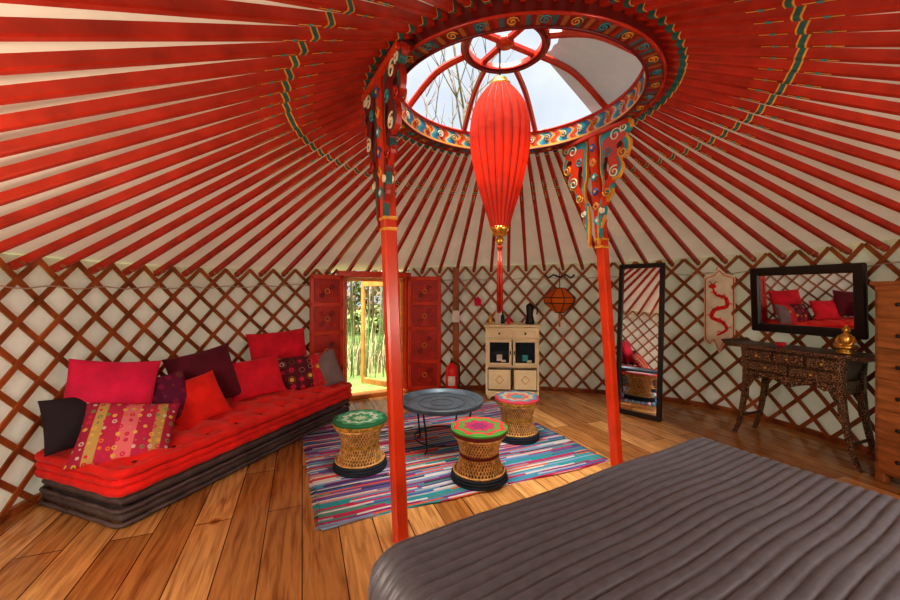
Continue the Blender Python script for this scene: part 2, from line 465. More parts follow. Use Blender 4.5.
for i in range(40):
    a = random.random()*6.28; r = .022*random.random()
    o.tube([(r*.5*cos(a), r*.5*sin(a), -.14), (r*cos(a), r*sin(a), -.3), (r*cos(a), r*sin(a), -.53-.03*random.random())], .004, RED, 4)
o.done((.33, 2.55, 1.77))

# ------------------------------------------------------------------ pads and cushions
def pad(o, L, W, H, mat, c=(0, 0, 0), nx=44, ny=18, tuft=None, p=7, X=None, slope=0, e=.42):
    for sgn in (1, -1):
        vs = []; fs = []
        for i in range(nx+1):
            for j in range(ny+1):
                u = -cos(pi*i/nx); v = -cos(pi*j/ny)
                h = H/2*max(0, (1-abs(u)**p))**e*max(0, (1-abs(v)**p))**e
                x, y = u*L/2, v*W/2
                if tuft and sgn > 0:
                    dx, dy, dep = tuft
                    ax = (x+L/2)/dx; ay = (y+W/2)/dy
                    fx = ax-round(ax-.5)-.5; fy = ay-round(ay-.5)-.5
                    h -= dep*math.exp(-((fx*dx)**2+(fy*dy)**2)/(.055**2))*min(1, h/(H*.4))
                vs.append((c[0]+x, c[1]+y, c[2]+sgn*h*(1+slope*u)))
        for i in range(nx):
            for j in range(ny):
                a = i*(ny+1)+j; f = (a, a+ny+1, a+ny+2, a+1)
                fs.append(f if sgn > 0 else f[::-1])
        o.add(vs, fs, mat, True, X)

cd = V((.341, .94)); cp = V((-.94, .341)); cA = V((-1.87, 2.185)); CL = 2.22; CW = .78
cc = cA+cd*(CL/2)+cp*(CW/2)
o = B('floor_daybed')
pad(o, CL, CW, .105, BASEM, (0, 0, .0535), tuft=None, p=10, e=.3)
pad(o, CL, CW, .105, BASEM, (0, 0, .145), tuft=None, p=10, e=.3)
pad(o, CL+.02, CW+.02, .19, MATT, (0, 0, .265), nx=90, ny=40, tuft=(.24, .20, .045), p=10, e=.28)
def rr(L, W, r, z, wob=0):
    out = []
    for (sx_, sy_, a0) in ((1, 1, 0), (-1, 1, pi/2), (-1, -1, pi), (1, -1, 3*pi/2)):
        for k in range(6):
            a = a0+k/5*pi/2
            out.append(V((sx_*(L/2-r)+r*cos(a), sy_*(W/2-r)+r*sin(a), z)))
    res = []
    for i, p in enumerate(out):
        q = out[(i+1) % len(out)]; d = (q-p).length; m = max(1, int(d/.06))
        for t in range(m):
            w = p.lerp(q, t/m); w.z += wob*sin(len(res)*1.9); res.append(w)
    return res
for z in (.215, .262, .315):
    o.tube(rr(CL+.035, CW+.035, .06, z, .004), .027 if z != .262 else .022, MATT, 8, True)
for z in (.02, .10, .19):
    o.tube(rr(CL+.02, CW+.02, .05, z, .003), .013, BASEM, 6, True)
nxb = int(CL/.24)
for i in range(nxb):
    for j in range(3):
        x = -CL/2+(i+.5)*.24+.01; y = -CW/2+(j+.5)*.20
        o.ball((x, y, .320), .014, DKRED, 8, (1, 1, .5))
day_yaw = atan2(cd.y, cd.x)
o.done((cc.x, cc.y, 0), (0, 0, day_yaw))

def cushion(name, s, v, z, w, h, yaw, tilt, mat, th=.15, roll=0):
    o = B(name); n = 20
    for sgn in (1, -1):
        vs = []; fs = []
        for i in range(n+1):
            for j in range(n+1):
                u = -cos(pi*i/n); q = -cos(pi*j/n)
                x = u*w/2*(1-.07*(1-q*q)); zz = q*h/2*(1-.07*(1-u*u))
                t = th/2*(max(0, (1-u*u))**.45)*(max(0, (1-q*q))**.45)*(1+.06*sin(5*u+3*q+s*7))
                vs.append((x, sgn*t, zz))
        for i in range(n):
            for j in range(n):
                a = i*(n+1)+j; f = (a, a+n+1, a+n+2, a+1)
                fs.append(f if sgn < 0 else f[::-1])
        o.add(vs, fs, mat, True)
    P = cA+cd*s+cp*v
    M_ = Matrix.Rotation(radians(yaw), 4, 'Z') @ Matrix.Rotation(radians(-tilt), 4, 'X') @ Matrix.Rotation(radians(roll), 4, 'Y')
    ob = o.done((P.x, P.y, z)); ob.rotation_euler = M_.to_euler()
    return ob

MAG = M('magenta_velvet', (.74, .012, .09), .8, sheen=.1)
MAR = M('maroon_velvet', (.14, .007, .028), .8, sheen=.1)
CRIM = M('crimson_cloth', (.74, .010, .04), .8, sheen=.1)
REDC = M('red_cloth', (.86, .02, .008), .8, sheen=.1)
GREYC = M('grey_cloth', (.24, .20, .2), .9)
DARKC = M('dark_cloth', (.03, .022, .03), .9)
def pattern_cushion(name, band, dotscale, ground, dots):
    m, nt, b = base(name, .85)
    co = objco(nt); s = nt.nodes.new('ShaderNodeSeparateXYZ'); nt.links.new(co, s.inputs[0])
    g = ramp(nt, mathn(nt, 'ADD', mathn(nt, 'MULTIPLY', s.outputs[0], 1.9), .5), ground, 'CONSTANT')
    vo = nt.nodes.new('ShaderNodeTexVoronoi'); vo.inputs['Scale'].default_value = dotscale; vo.inputs['Randomness'].default_value = .35
    cx = nt.nodes.new('ShaderNodeCombineXYZ'); nt.links.new(s.outputs[0], cx.inputs[0]); nt.links.new(s.outputs[2], cx.inputs[1])
    nt.links.new(cx.outputs[0], vo.inputs[0])
    wnn = nt.nodes.new('ShaderNodeSeparateColor'); nt.links.new(vo.outputs['Color'], wnn.inputs[0])
    dc = ramp(nt, wnn.outputs[0], dots, 'CONSTANT')
    ringv = mathn(nt, 'FRACT', mathn(nt, 'MULTIPLY', vo.outputs['Distance'], band))
    mask = mathn(nt, 'MULTIPLY', mathn(nt, 'GREATER_THAN', ringv, .45), mathn(nt, 'LESS_THAN', vo.outputs['Distance'], .42))
    mx = nt.nodes.new('ShaderNodeMix'); mx.data_type = 'RGBA'
    nt.links.new(mask, mx.inputs[0]); nt.links.new(g, mx.inputs[6]); nt.links.new(dc, mx.inputs[7])
    nt.links.new(mx.outputs[2], b.inputs['Base Color']); return m
DOTS = [(0, (.75, .50, .10)), (.25, (.65, .03, .10)), (.5, (.65, .55, .45)), (.7, (.2, .30, .12)), (.85, (.75, .20, .05))]
PAT1 = pattern_cushion('embroidered_stripe_cloth', 3.2, 24, [(0, (.42, .02, .07)), (.16, (.56, .38, .12)), (.26, (.55, .03, .10)), (.42, (.78, .20, .22)), (.58, (.55, .03, .10)), (.74, (.52, .34, .11)), (.84, (.42, .02, .07))], DOTS)
PAT2 = pattern_cushion('floral_cloth', 3.6, 11, [(0, (.12, .012, .025)), (.7, (.12, .012, .025)), (.72, (.6, .02, .04))], DOTS)
PAT3 = pattern_cushion('plum_cloth', 3.0, 14, [(0, (.12, .008, .05)), (.5, (.16, .010, .06))], [(0, (.3, .015, .1)), (.5, (.2, .07, .04)), (.8, (.35, .03, .08))])
cushion('throw_pillow', .27, .58, .640, .50, .50, 40, 20, MAG, .17, 8)
cushion('throw_pillow', .20, .28, .445, .50, .42, 40, 40, PAT1, .17, 12)
cushion('throw_pillow', .54, .50, .545, .40, .38, 52, 28, PAT3, .14, -6)
cushion('throw_pillow', 1.02, .66, .60, .52, .50, 50, 20, MAR, .16, -10)
cushion('throw_pillow', .76, .42, .50, .40, .38, 50, 32, REDC, .14, -12)
cushion('throw_pillow', 1.42, .50, .53, .48, .38, 40, 26, CRIM, .15, -5)
cushion('throw_pillow', 1.92, .70, .68, .62, .50, 40, 18, CRIM, .17, -3)
cushion('throw_pillow', 1.86, .38, .50, .58, .38, 30, 28, PAT2, .15, -4)
cushion('throw_pillow', 2.07, .22, .50, .34, .40, 25, 25, GREYC, .13, -16)
cushion('throw_pillow', .10, .60, .52, .34, .34, 60, 20, DARKC, .15, 0)

# ------------------------------------------------------------------ rug
ex = V((.915, .403)); ey = V((-.403, .915)); rb = V((-.73, 2.185)); RL, RW = 2.17, 1.80
rc = rb+ex*(RL/2)+ey*(RW/2)
o = B('rag_rug'); nx, ny = 60, 50; vs = []
for i in range(nx+1):
    for j in range(ny+1):
        x = -RL/2+RL*i/nx; y = -RW/2+RW*j/ny
        x += .012*sin(y*9)*(abs(x)/(RL/2)); y += .012*sin(x*7)
        vs.append((x, y, .012+.0015*sin(x*11+y*4)))
o.add(vs, [(i*(ny+1)+j, (i+1)*(ny+1)+j, (i+1)*(ny+1)+j+1, i*(ny+1)+j+1) for i in range(nx) for j in range(ny)], RUG, True)
for j in range(90):
    y = -RW/2+RW*(j+.5)/90
    for sgx in (-1, 1):
        o.tube([(sgx*(RL/2-.01), y, .011), (sgx*(RL/2+.03), y+random.uniform(-.015, .015), .004)], .004, RUG, 4)
vb = [(sx_*RL/2, sy_*RW/2, .001) for sx_, sy_ in ((-1, -1), (1, -1), (1, 1), (-1, 1))]
o.add(vb, [(3, 2, 1, 0)], WHITE)
for s0, s1 in ((0, 1), (2, 3)):
    a, c = V(vb[s0]), V(vb[s1]); o.tube([a.lerp(c, k/40)+V((0, .012*sin((a.lerp(c, k/40)).x*7), .006)) for k in range(41)], .007, RUG, 5)
o.done((rc.x, rc.y, .001), (0, 0, atan2(ex.y, ex.x)), recalc=False)

# ------------------------------------------------------------------ tray table
o = B('tray_coffee_table')
o.lathe([(1e-5, .365), (.33, .365), (.345, .372), (.352, .40), (.362, .402), (.362, .392), (.352, .36), (.33, .352), (1e-5, .352)], GREYM, 64)
for k in range(3): 
    o.tube([((.1+.1*k)*cos(2*pi*i/48), (.1+.1*k)*sin(2*pi*i/48), .366) for i in range(48)], .0025, BLACK, 4, True)
o.tube([(.29*cos(2*pi*i/48), .29*sin(2*pi*i/48), .345) for i in range(48)], .007, BLACK, 6, True)
o.tube([(.24*cos(2*pi*i/48), .24*sin(2*pi*i/48), .075) for i in range(48)], .006, BLACK, 6, True)
for i in range(4):
    a = pi/4+i*pi/2+.25
    o.tube([(.29*cos(a), .29*sin(a), .345), (.255*cos(a), .255*sin(a), .2), (.235*cos(a), .235*sin(a), .03), (.265*cos(a), .265*sin(a), .006)], .008, BLACK, 6)
o.done((-.07, 3.38, .014))

# ------------------------------------------------------------------ stools
def yarn(name, stops, petals):
    m, nt, b = base(name, .9)
    co = objco(nt); s = nt.nodes.new('ShaderNodeSeparateXYZ'); nt.links.new(co, s.inputs[0])
    r = mathn(nt, 'SQRT', mathn(nt, 'ADD', mathn(nt, 'MULTIPLY', s.outputs[0], s.outputs[0]), mathn(nt, 'MULTIPLY', s.outputs[1], s.outputs[1])))
    a = mathn(nt, 'ARCTAN2', s.outputs[1], s.outputs[0])
    w = mathn(nt, 'MULTIPLY', mathn(nt, 'SINE', mathn(nt, 'MULTIPLY', a, petals)), .06)
    f = mathn(nt, 'ADD', mathn(nt, 'MULTIPLY', r, 5.1), w)
    nt.links.new(ramp(nt, f, stops, 'CONSTANT'), b.inputs['Base Color'])
    bumpn(nt, b, mathn(nt, 'SINE', mathn(nt, 'MULTIPLY', r, 500)), .5, .004)
    return m
def stool(x, y, ym, band1, band2, rot=0):
    o = B('woven_stool'); H = .36
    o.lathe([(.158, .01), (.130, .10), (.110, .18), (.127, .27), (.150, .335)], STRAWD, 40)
    for sg in (1, -1):
        for i in range(44):
            a = 2*pi*i/44
            pts = []
            for k in range(7):
                f = k/6; zz = .012+(H-.03)*f
                rr_ = lin([(0, .178), (.25, .143), (.5, .122), (.75, .140), (1, .165)], f)+(.003 if sg > 0 else 0)
                aa = a+sg*1.15*f; pts.append((rr_*cos(aa), rr_*sin(aa), zz))
            o.tube(pts, .0045, STRAW, 4)
    def rt(r, z, t, m): o.tube([(r*cos(2*pi*i/40), r*sin(2*pi*i/40), z) for i in range(40)], t, m, 6, True)
    for z, r in ((.012, .184), (.030, .182), (.048, .178)): rt(r, z, .010, band1)
    rt(.172, .066, .007, STRAW)
    for z, r in ((.175, .129), (.188, .129)): rt(r, z, .006, band2)
    for z, r in ((.315, .170), (.332, .178), (.348, .184)): rt(r, z, .0105, STRAW if z < .33 else band2)
    o.lathe([(.188, .345), (.194, .357), (.190, .370), (.175, .378), (.12, .374), (.06, .370), (1e-5, .369)], ym, 48)
    ob = o.done((x, y, .013), (0, 0, rot)); ob.scale = (1.06, 1.06, 1.0); return ob
Y1 = yarn('green_yarn', [(0, (.50, .60, .40)), (.22, (.05, .30, .12)), (.45, (.55, .6, .5)), (.62, (.08, .36, .18)), (.82, (.02, .15, .06))], 10)
Y2 = yarn('red_green_yarn', [(0, (.26, .02, .12)), (.30, (.45, .03, .10)), (.52, (.10, .28, .05)), (.72, (.62, .04, .05)), (.88, (.08, .32, .05))], 8)
Y3 = yarn('teal_red_yarn', [(0, (.05, .30, .34)), (.30, (.60, .12, .1)), (.52, (.5, .42, .25)), (.70, (.08, .25, .38)), (.86, (.5, .05, .08))], 9)
DKB = M('dark_rope', (.02, .03, .045), .9)
YB = M('multicolour_rope', (.5, .28, .05), .9, var=.6, scale=40)
stool(-.69, 2.96, Y1, DKB, YB)
stool(.21, 2.78, Y2, DKB, DKRED, .5)
stool(.62, 3.56, Y3, DKB, YB, 1)

# ------------------------------------------------------------------ bed
f1 = V((-.13, 1.12)); f2 = V((1.27, 1.92)); bx = (f2-f1).normalized()
BW = (f2-f1).length; BL = 1.80; ZT = .60
bcen = (f1+f2)/2
o = B('quilted_bed')
ov = .62; ovf = .60; st = .0058; na = int((BL+ovf)/st); nb = 90; r0 = .09
vs = []
for i in range(na+1):
    a = BL-(BL+ovf)*i/na
    for j in range(nb+1):
        v = -1+2*j/nb; bb = v*(BW/2+ov)
        oa = max(0, -a); ob_ = max(0, abs(bb)-BW/2)
        xa = max(a, 0); xb = max(-BW/2, min(BW/2, bb)); L_ = sqrt(oa*oa+ob_*ob_)
        if L_ > 1e-6:
            q = min(L_/r0, pi/2); hor = r0*sin(q); dz = r0*(1-cos(q))+max(0, L_-r0*pi/2)
            hor += .03*max(0, L_-r0*pi/2)
            xa -= hor*oa/L_; xb += (1 if bb > 0 else -1)*hor*ob_/L_
        else: hor = 0; dz = 0
        z = max(.03, ZT-dz)
        ph = abs(sin(pi*(a+.002*sin(bb*11))/.037)); bump_ = .015*ph**.55+.001*sin(bb*70+a*9)
        wv = .004*sin(a*5+bb*3)+.003*sin(bb*9)
        if L_ < .1: z += bump_+wv
        else:
            xa -= (bump_*oa/L_); xb += (bump_*ob_/L_)*(1 if bb > 0 else -1)
        vs.append((xb, -xa, z))
o.add(vs, [(i*(nb+1)+j, (i+1)*(nb+1)+j, (i+1)*(nb+1)+j+1, i*(nb+1)+j+1) for i in range(na) for j in range(nb)], QUILT, True)
o.box((0, -BL/2, .29), (BW+.04, BL-.02, .52), DARKC, bev=.04)
o.box((0, -BL-.02, .40), (BW-.2, .04, .75), BLKWOOD, bev=.02)
o.done((bcen.x, bcen.y, 0), (0, 0, atan2(bx.y, bx.x)))

# ------------------------------------------------------------------ cabinet
o = B('glass_front_cabinet'); W, Dp, Ht = .66, .36, .94
o.box((0, 0, Ht-.012), (W+.05, Dp+.04, .028), CREAM); o.box((0, 0, Ht-.04), (W+.02, Dp+.02, .02), CREAM)
for sx_ in (-1, 1): o.box((sx_*(W/2-.015), 0, .49), (.03, Dp, .86), CREAM)
o.box((0, Dp/2-.01, .49), (W, .02, .86), CREAM)
for z in (.10, .42, .76): o.box((0, 0, z), (W, Dp-.01, .03), CREAM)
fy = -Dp/2
o.box((0, fy, .835), (W, .02, .12), CREAM)
for sx_ in (-.16, .16):
    o.box((sx_, fy-.012, .835), (.28, .012, .085), CREAM); o.ball((sx_, fy-.028, .835), .012, BLKWOOD)
for sx_ in (-1, 1):
    cx = sx_*W/4*.96
    for dz in (.60-.15, .60+.14): o.box((cx, fy-.006, dz), (.30, .02, .035), CREAM)
    for dx in (-.135, .135): o.box((cx+dx, fy-.006, .595), (.032, .02, .32), CREAM)
    o.box((cx, fy+.008, .595), (.26, .006, .28), GLASSD, bev=0)
    o.box((cx, fy-.002, .53), (.07, .012, .08), (WHITE, TEAL)[sx_ > 0]); o.box((cx+.05, fy-.002, .49), (.06, .012, .03), CREAMP)
    o.box((cx, fy-.004, .26), (.29, .012, .26), BRNWOOD); o.box((cx, fy-.008, .26), (.275, .016, .245), CREAM); o.box((cx, fy-.018, .26), (.20, .010, .17), CREAM)
    o.tube([(cx-.05, fy-.026, .26), (cx, fy-.026, .31), (cx+.05, fy-.026, .26), (cx, fy-.026, .21)], .005, GOLD, 5, True)
    o.box((sx_*.025, fy-.024, .595), (.012, .012, .05), BLKWOOD)
    for sy_ in (-1, 1):
        o.lathe([(.02, 0), (.03, .03), (.022, .06), (.03, .09)], CREAM, 12, (sx_*(W/2-.04), sy_*(Dp/2-.04), 0))
o.prism([[(-.30, .09), (-.30, .03), (-.22, .055), (-.1, .07), (0, .045), (.1, .07), (.22, .055), (.30, .03), (.30, .09)]], .018, CREAM, Matrix.Translation((0, fy, 0)))
o2 = o.done((.79, 4.97, 0), (0, 0, radians(-5)))
o = B('espresso_maker')
o.lathe([(.055, 0), (.06, .02), (.045, .10), (.04, .12), (.05, .22), (.045, .24), (1e-5, .27)], BLACK, 16); o.tube([(.05, 0, .22), (.10, 0, .2), (.09, 0, .12)], .009, BLACK, 6)
o.done((1.02, 4.92, .943))
o = B('bottle_group')
for x, y, h, m in ((0, 0, .2, WHITE), (.08, .03, .16, GLASSD), (-.08, .02, .14, GOLDM), (.15, -.02, .1, CRIM)):
    o.lathe([(.022, 0), (.025, .01), (.025, h*.6), (.01, h*.75), (.01, h), (1e-5, h)], m, 14, (x, y, 0))
o.done((.60, 4.93, .943))
o = B('fire_extinguisher')
EXR = M('extinguisher_red', (.85, .02, .015), .25, bump=0)
o.lathe([(.070, 0), (.078, .015), (.078, .34), (.062, .39), (.028, .415), (.024, .44), (1e-5, .44)], EXR, 24)
vs = []; 
for i in range(9):
    a = radians(-125+70*i/8)
    for z in (.15, .27): vs.append((.0790*cos(a), .0790*sin(a), z))
o.add(vs, [(2*i, 2*i+2, 2*i+3, 2*i+1) for i in range(8)], WHITE)
o.box((0, -.03, .455), (.03, .10, .02), BLACK); o.box((0, -.03, .485), (.025, .11, .012), BLACK, (-.25, 0, 0))
o.tube([(.02, 0, .44), (.10, 0, .40), (.105, 0, .2), (.095, 0, .12)], .009, BLACK, 6)
o.done((.02, 5.00, 0))

# ------------------------------------------------------------------ door
dc = V((-.97, 5.0)); dyaw = radians(29)
OAKD = M('door_frame_wood', (.76, .32, .08), .45, var=.25)
PANEL = M('door_panel_red', (.46, .022, .01), .4, var=.3)
o = B('door_1'); Wd = .80; Hd = 1.53
for sx_ in (-1, 1):
    o.box((sx_*(Wd/2+.035), .02, Hd/2+.03), (.07, .14, Hd+.06), POST)
    o.box((sx_*(Wd/2-.02), .05, Hd/2), (.04, .08, Hd), OAKD)
o.box((0, .02, Hd+.045), (Wd+.16, .15, .075), POST); o.box((0, .05, Hd-.02), (Wd, .08, .045), OAKD); o.box((0, .03, .025), (Wd+.14, .16, .05), OAKD)
X = Matrix.Translation((Wd/2-.05, .08, 0)) @ Matrix.Rotation(radians(-62), 4, 'Z')
for xx_ in (-.03, -.67): o.box((xx_, 0, Hd/2), (.06, .04, Hd-.04), OAKD, X=X)
for zz in (.07, Hd-.06): o.box((-.35, 0, zz), (.66, .04, .08), OAKD, X=X)
def leaf(hx, ang, sg, w=.40):
    X = Matrix.Translation((hx, -.07, 0)) @ Matrix.Rotation(ang, 4, 'Z')
    H = Hd; cx = sg*w/2
    o.box((cx, 0, H/2+.03), (w, .018, H-.02), PANEL, X=X)
    for s_ in (-1, 1): o.box((cx+s_*(w/2-.025), 0, H/2+.03), (.05, .04, H-.02), POST, X=X)
    for z in (.06, .42, .86, 1.20, H): o.box((cx, 0, z), (w, .04, .055), POST, X=X)
    for fy in (-.014, .014):
        for (zc, hh) in ((.24, .12), (.64, .17), (1.03, .12), (1.36, .09)):
            for s_ in (-1, 1):
                for t_ in (-1, 1):
                    pts = [(cx+s_*(.055+.035*(1-j/16)*cos(j*.6)), fy, zc+t_*(hh*.45+.04*(1-j/16)*sin(j*.6))) for j in range(14)]
                    o.tube(pts, .006, DKRED if (s_*t_ > 0) else POST, 4, X=X)
            o.tube([(cx+.03*cos(q*pi/4), fy, zc+.03*sin(q*pi/4)) for q in range(8)], .006, GOLD, 4, True, X=X)
leaf(-Wd/2-.03, radians(6), -1, .40)
leaf(Wd/2+.03, radians(-23), 1, .44)
o.done((dc.x, dc.y, 0), (0, 0, dyaw))
o = B('timber_post'); o.box((0, 0, .84), (.085, .06, 1.68), LATT); o.box((0, -.035, 1.02), (.10, .01, .16), WHITE); o.done((.08, 5.24, 0))
o = B('paper_tag'); o.prism([[(-.04, -.06), (.04, -.06), (.05, .02), (0, .07), (-.05, .02)]], .006, MAG); o.done((.38, 5.26, 1.22))

# ------------------------------------------------------------------ orange pendant lantern
o = B('orange_wall_lantern')
o.lathe([(.05, -.15), (.17, -.03), (.18, .04), (.06, .16)], LANTO, 8, smooth=False)
for z, r in ((-.15, .052), (-.03, .172), (.04, .182), (.16, .062)):
    o.tube([(r*cos(2*pi*i/8), r*sin(2*pi*i/8), z) for i in range(8)], .006, BLKWOOD, 5, True)
for i in range(8):
    a = 2*pi*i/8; o.tube([(.05*cos(a), .05*sin(a), -.15), (.172*cos(a), .172*sin(a), -.03), (.182*cos(a), .182*sin(a), .04), (.062*cos(a), .062*sin(a), .16)], .005, BLKWOOD, 4)
o.tube([(0, 0, .16), (0, 0, .42)], .004, BLACK, 5)
for s_ in (-1, 1): o.tube([(0, 0, .30), (s_*.07, 0, .33), (s_*.13, 0, .29), (s_*.17, 0, .33)], .012, BLKWOOD, 6)
o.tube([(0, 0, -.15), (0, 0, -.34)], .010, LANTO, 6)
ob = o.done((1.40, 4.92, 1.24)); ob.scale = (1.12, 1.12, 1.0)

# ------------------------------------------------------------------ floor mirror
o = B('standing_mirror'); W, H = .48, 1.66
o.box((0, .02, H/2), (W-.02, .02, H-.02), BLKWOOD)
o.box((0, .006, H/2), (W-.09, .006, H-.1), MIRR, bev=0)
for s_ in (-1, 1): o.box((s_*(W/2-.025), 0, H/2), (.05, .04, H), BLKWOOD, bev=.01)
for z in (.025, H-.025): o.box((0, 0, z), (W, .041, .05), BLKWOOD, bev=.01)
o.done((2.02, 4.15, .005), (radians(-4), 0, radians(-47)))

# ------------------------------------------------------------------ wall banner with dragon
o = B('embroidered_wall_hanging')
out = [(-.15, .40), (-.15, -.34), (-.10, -.40), (-.06, -.34), (0, -.47), (.06, -.34), (.10, -.40), (.15, -.34), (.15, .40), (.05, .44), (0, .50), (-.05, .44)]
o.prism([out], .01, M('banner_cloth', (.95, .82, .62), .85))
o.tube([(x*.9, -.007, z*.93) for x, z in out], .006, REDC, 4, True)
body = catmull([(-.02, -.008, -.27), (.07, -.008, -.20), (.03, -.008, -.12), (-.07, -.008, -.07), (-.04, -.008, .02), (.07, -.008, .06), (.06, -.008, .15), (-.03, -.008, .19), (-.06, -.008, .26)], 6)
rs = [.006+.018*sin(pi*min(1, .1+.85*k/len(body))) for k in range(len(body))]
FL = Matrix.Diagonal((1, .25, 1, 1))
o.tube(body, rs, REDC, 6, X=Matrix.Translation((0, -.004, 0)) @ FL)
o.ball((-.065, -.008, .285), .032, REDC, 10, (1.2, .3, .8))
for k in range(3, len(body)-3, 4):
    p = body[k]; s_ = 1 if (k//4) % 2 else -1
    o.tube([p, p+V((s_*.035, 0, .02)), p+V((s_*.05, 0, -.005))], [.008, .006, .002], REDC, 4)
    o.tube([p, p+V((-s_*.02, 0, .03))], [.008, .001], MAR, 4)
for s_ in (-1, 1): o.tube([(-.06, -.008, .30), (-.06+s_*.03, -.008, .34), (-.06+s_*.05, -.008, .33)], [.006, .004, .002], MAR, 4)
o.tube([(-.03, 0, .47), (0, 0, .54), (.03, 0, .47)], .004, CRIM, 4)
o.done((3.05, 4.36, 1.13), (0, 0, radians(-49)))

# ------------------------------------------------------------------ console table
INL, nt, b = base('inlaid_black_lacquer', .35)
co = objco(nt); vo = nt.nodes.new('ShaderNodeTexVoronoi'); vo.inputs['Scale'].default_value = 40; vo.inputs['Randomness'].default_value = .5; nt.links.new(co, vo.inputs[0])
fr = mathn(nt, 'FRACT', mathn(nt, 'MULTIPLY', vo.outputs[0], 2.4))
nt.links.new(ramp(nt, fr, [(0, (.32, .18, .08)), (.28, (.04, .018, .011)), (.8, (.04, .018, .011)), (.9, (.2, .1, .04))], 'CONSTANT'), b.inputs['Base Color'])
bumpn(nt, b, vo.outputs[0], .8, .01)
o = B('carved_console_table')
ZT2 = .86; LW = 1.0; DW = .36
o.box((0, 0, ZT2-.015), (LW-.06, DW, .03), BRNWOOD)
o.box((0, -DW/2-.003, ZT2-.015), (LW-.1, .008, .022), INL, bev=0)
for s_ in (-1, 1):
    o.prism([[(s_*(LW/2-.05), -.03), (s_*(LW/2-.05), 0), (s_*(LW/2-.01), .005), (s_*(LW/2+.03), .03), (s_*(LW/2+.055), .025), (s_*(LW/2+.03), -.01), (s_*LW/2, -.03)]], DW, BRNWOOD, Matrix.Translation((0, 0, ZT2)))
o.prism([[(-.38, .83), (.38, .83), (.33, .62), (-.33, .62)]], DW-.04, BRNWOOD)
FYD = -DW/2+.02
for k in range(3):
    cx = (k-1)*.235
    o.box((cx, FYD-.006, .77), (.215, .016, .085), INL); o.ball((cx, FYD-.022, .77), .012, GOLDM, 8)
for k in range(2):
    cx = (k-.5)*.33
    o.box((cx, FYD-.006, .672), (.31, .016, .075), INL); o.ball((cx, FYD-.022, .672), .012, GOLDM, 8)
ap = [(-.33, .63), (-.35, .52), (-.32, .52), (-.29, .57), (-.24, .555), (-.18, .59), (-.10, .57), (0, .53), (.10, .57), (.18, .59), (.24, .555), (.29, .57), (.32, .52), (.35, .52), (.33, .63)]
for y in (FYD+.01, -FYD-.01): o.prism([ap], .02, INL, Matrix.Translation((0, y, 0)))
for sx_ in (-1, 1):
    o.box((sx_*.345, 0, .60), (.02, DW-.06, .10), INL)
    for sy_ in (-1, 1):
        leg = catmull([V((sx_*.35, 0, .84)), V((sx_*.34, 0, .64)), V((sx_*.355, 0, .42)), V((sx_*.385, 0, .22)), V((sx_*.42, 0, .07)), V((sx_*.45, 0, 0))], 5)
        vs = []
        for q in leg:
            f = q.z/.84; w = .015+.010*f
            for a_, c_ in ((-1, -1), (1, -1), (1, 1), (-1, 1)): vs.append((q.x+a_*w, sy_*(DW/2-.035)+c_*w, q.z))
        n_ = len(leg); o.add(vs, [(4*k+j, 4*k+(j+1) % 4, 4*k+4+(j+1) % 4, 4*k+4+j) for k in range(n_-1) for j in range(4)]+[(0, 1, 2, 3), (4*n_-4, 4*n_-3, 4*n_-2, 4*n_-1)], INL)
        o.prism([[(sx_*.345, .60), (sx_*.26, .57), (sx_*.29, .51), (sx_*.320, .46), (sx_*.325, .36), (sx_*.37, .28), (sx_*.36, .45)]], .016, INL, Matrix.Translation((0, sy_*(DW/2-.035), 0)))
    o.box((sx_*.39, 0, .18), (.022, DW-.08, .022), BRNWOOD)
TABC = V((3.05, 3.36)); ty = radians(-68.8)
o.done((TABC.x, TABC.y, 0), (0, 0, ty))
def ontab(lx, ly): 
    return (TABC.x+lx*cos(ty)-ly*sin(ty), TABC.y+lx*sin(ty)+ly*cos(ty))
o = B('framed_wall_mirror'); W, H = .86, .63
o.box((0, .02, 0), (W-.02, .015, H-.02), BLKWOOD); o.box((0, .004, 0), (W-.14, .006, H-.14), MIRR, bev=0)
for s_ in (-1, 1):
    o.box((s_*(W/2-.04), 0, 0), (.08, .045, H), BLKWOOD, bev=.012); o.box((0, 0, s_*(H/2-.04)), (W, .0455, .08), BLKWOOD, bev=.012)
o.done((3.225, 3.52, 1.275), (radians(3), 0, ty))
o = B('gold_buddha_statue')
o.lathe([(.05, 0), (.055, .01), (.045, .03), (.05, .035), (1e-5, .036)], GOLDM, 20)
o.ball((0, 0, .055), .05, GOLDM, 16, (1.05, .75, .5)); 
for s_ in (-1, 1):
    o.tube([(s_*.01, -.02, .055), (s_*.055, -.015, .055), (s_*.03, -.045, .05), (-s_*.015, -.045, .05)], [.018, .02, .017, .012], GOLDM, 8)
    o.tube([(s_*.032, 0, .125), (s_*.048, -.008, .095), (s_*.035, -.035, .07), (s_*.0, -.04, .068)], [.014, .012, .010, .008], GOLDM, 8)
    o.ball((s_*.021, 0, .168), .006, GOLDM, 8, (.6, 1, 2))
o.lathe([(.032, .05), (.034, .09), (.040, .125), (.025, .142), (.012, .148), (.012, .155)], GOLDM, 16)
o.ball((0, 0, .172), .022, GOLDM, 14, (.9, .95, 1.15)); o.ball((0, 0, .198), .010, GOLDM, 10); o.ball((0, -.021, .170), .004, GOLDM, 8, (.7, 1, 1.2))
x, y = ontab(.33, -.05); ob = o.done((x, y, ZT2+.002), (0, 0, ty)); ob.scale = (1.1, 1.1, 1.1)
o = B('small_bowl'); o.lathe([(.02, 0), (.025, .008), (.045, .035), (.042, .036), (.022, .012), (1e-5, .011)], CRIM, 20)
x, y = ontab(-.12, -.04); o.done((x, y, ZT2+.001))

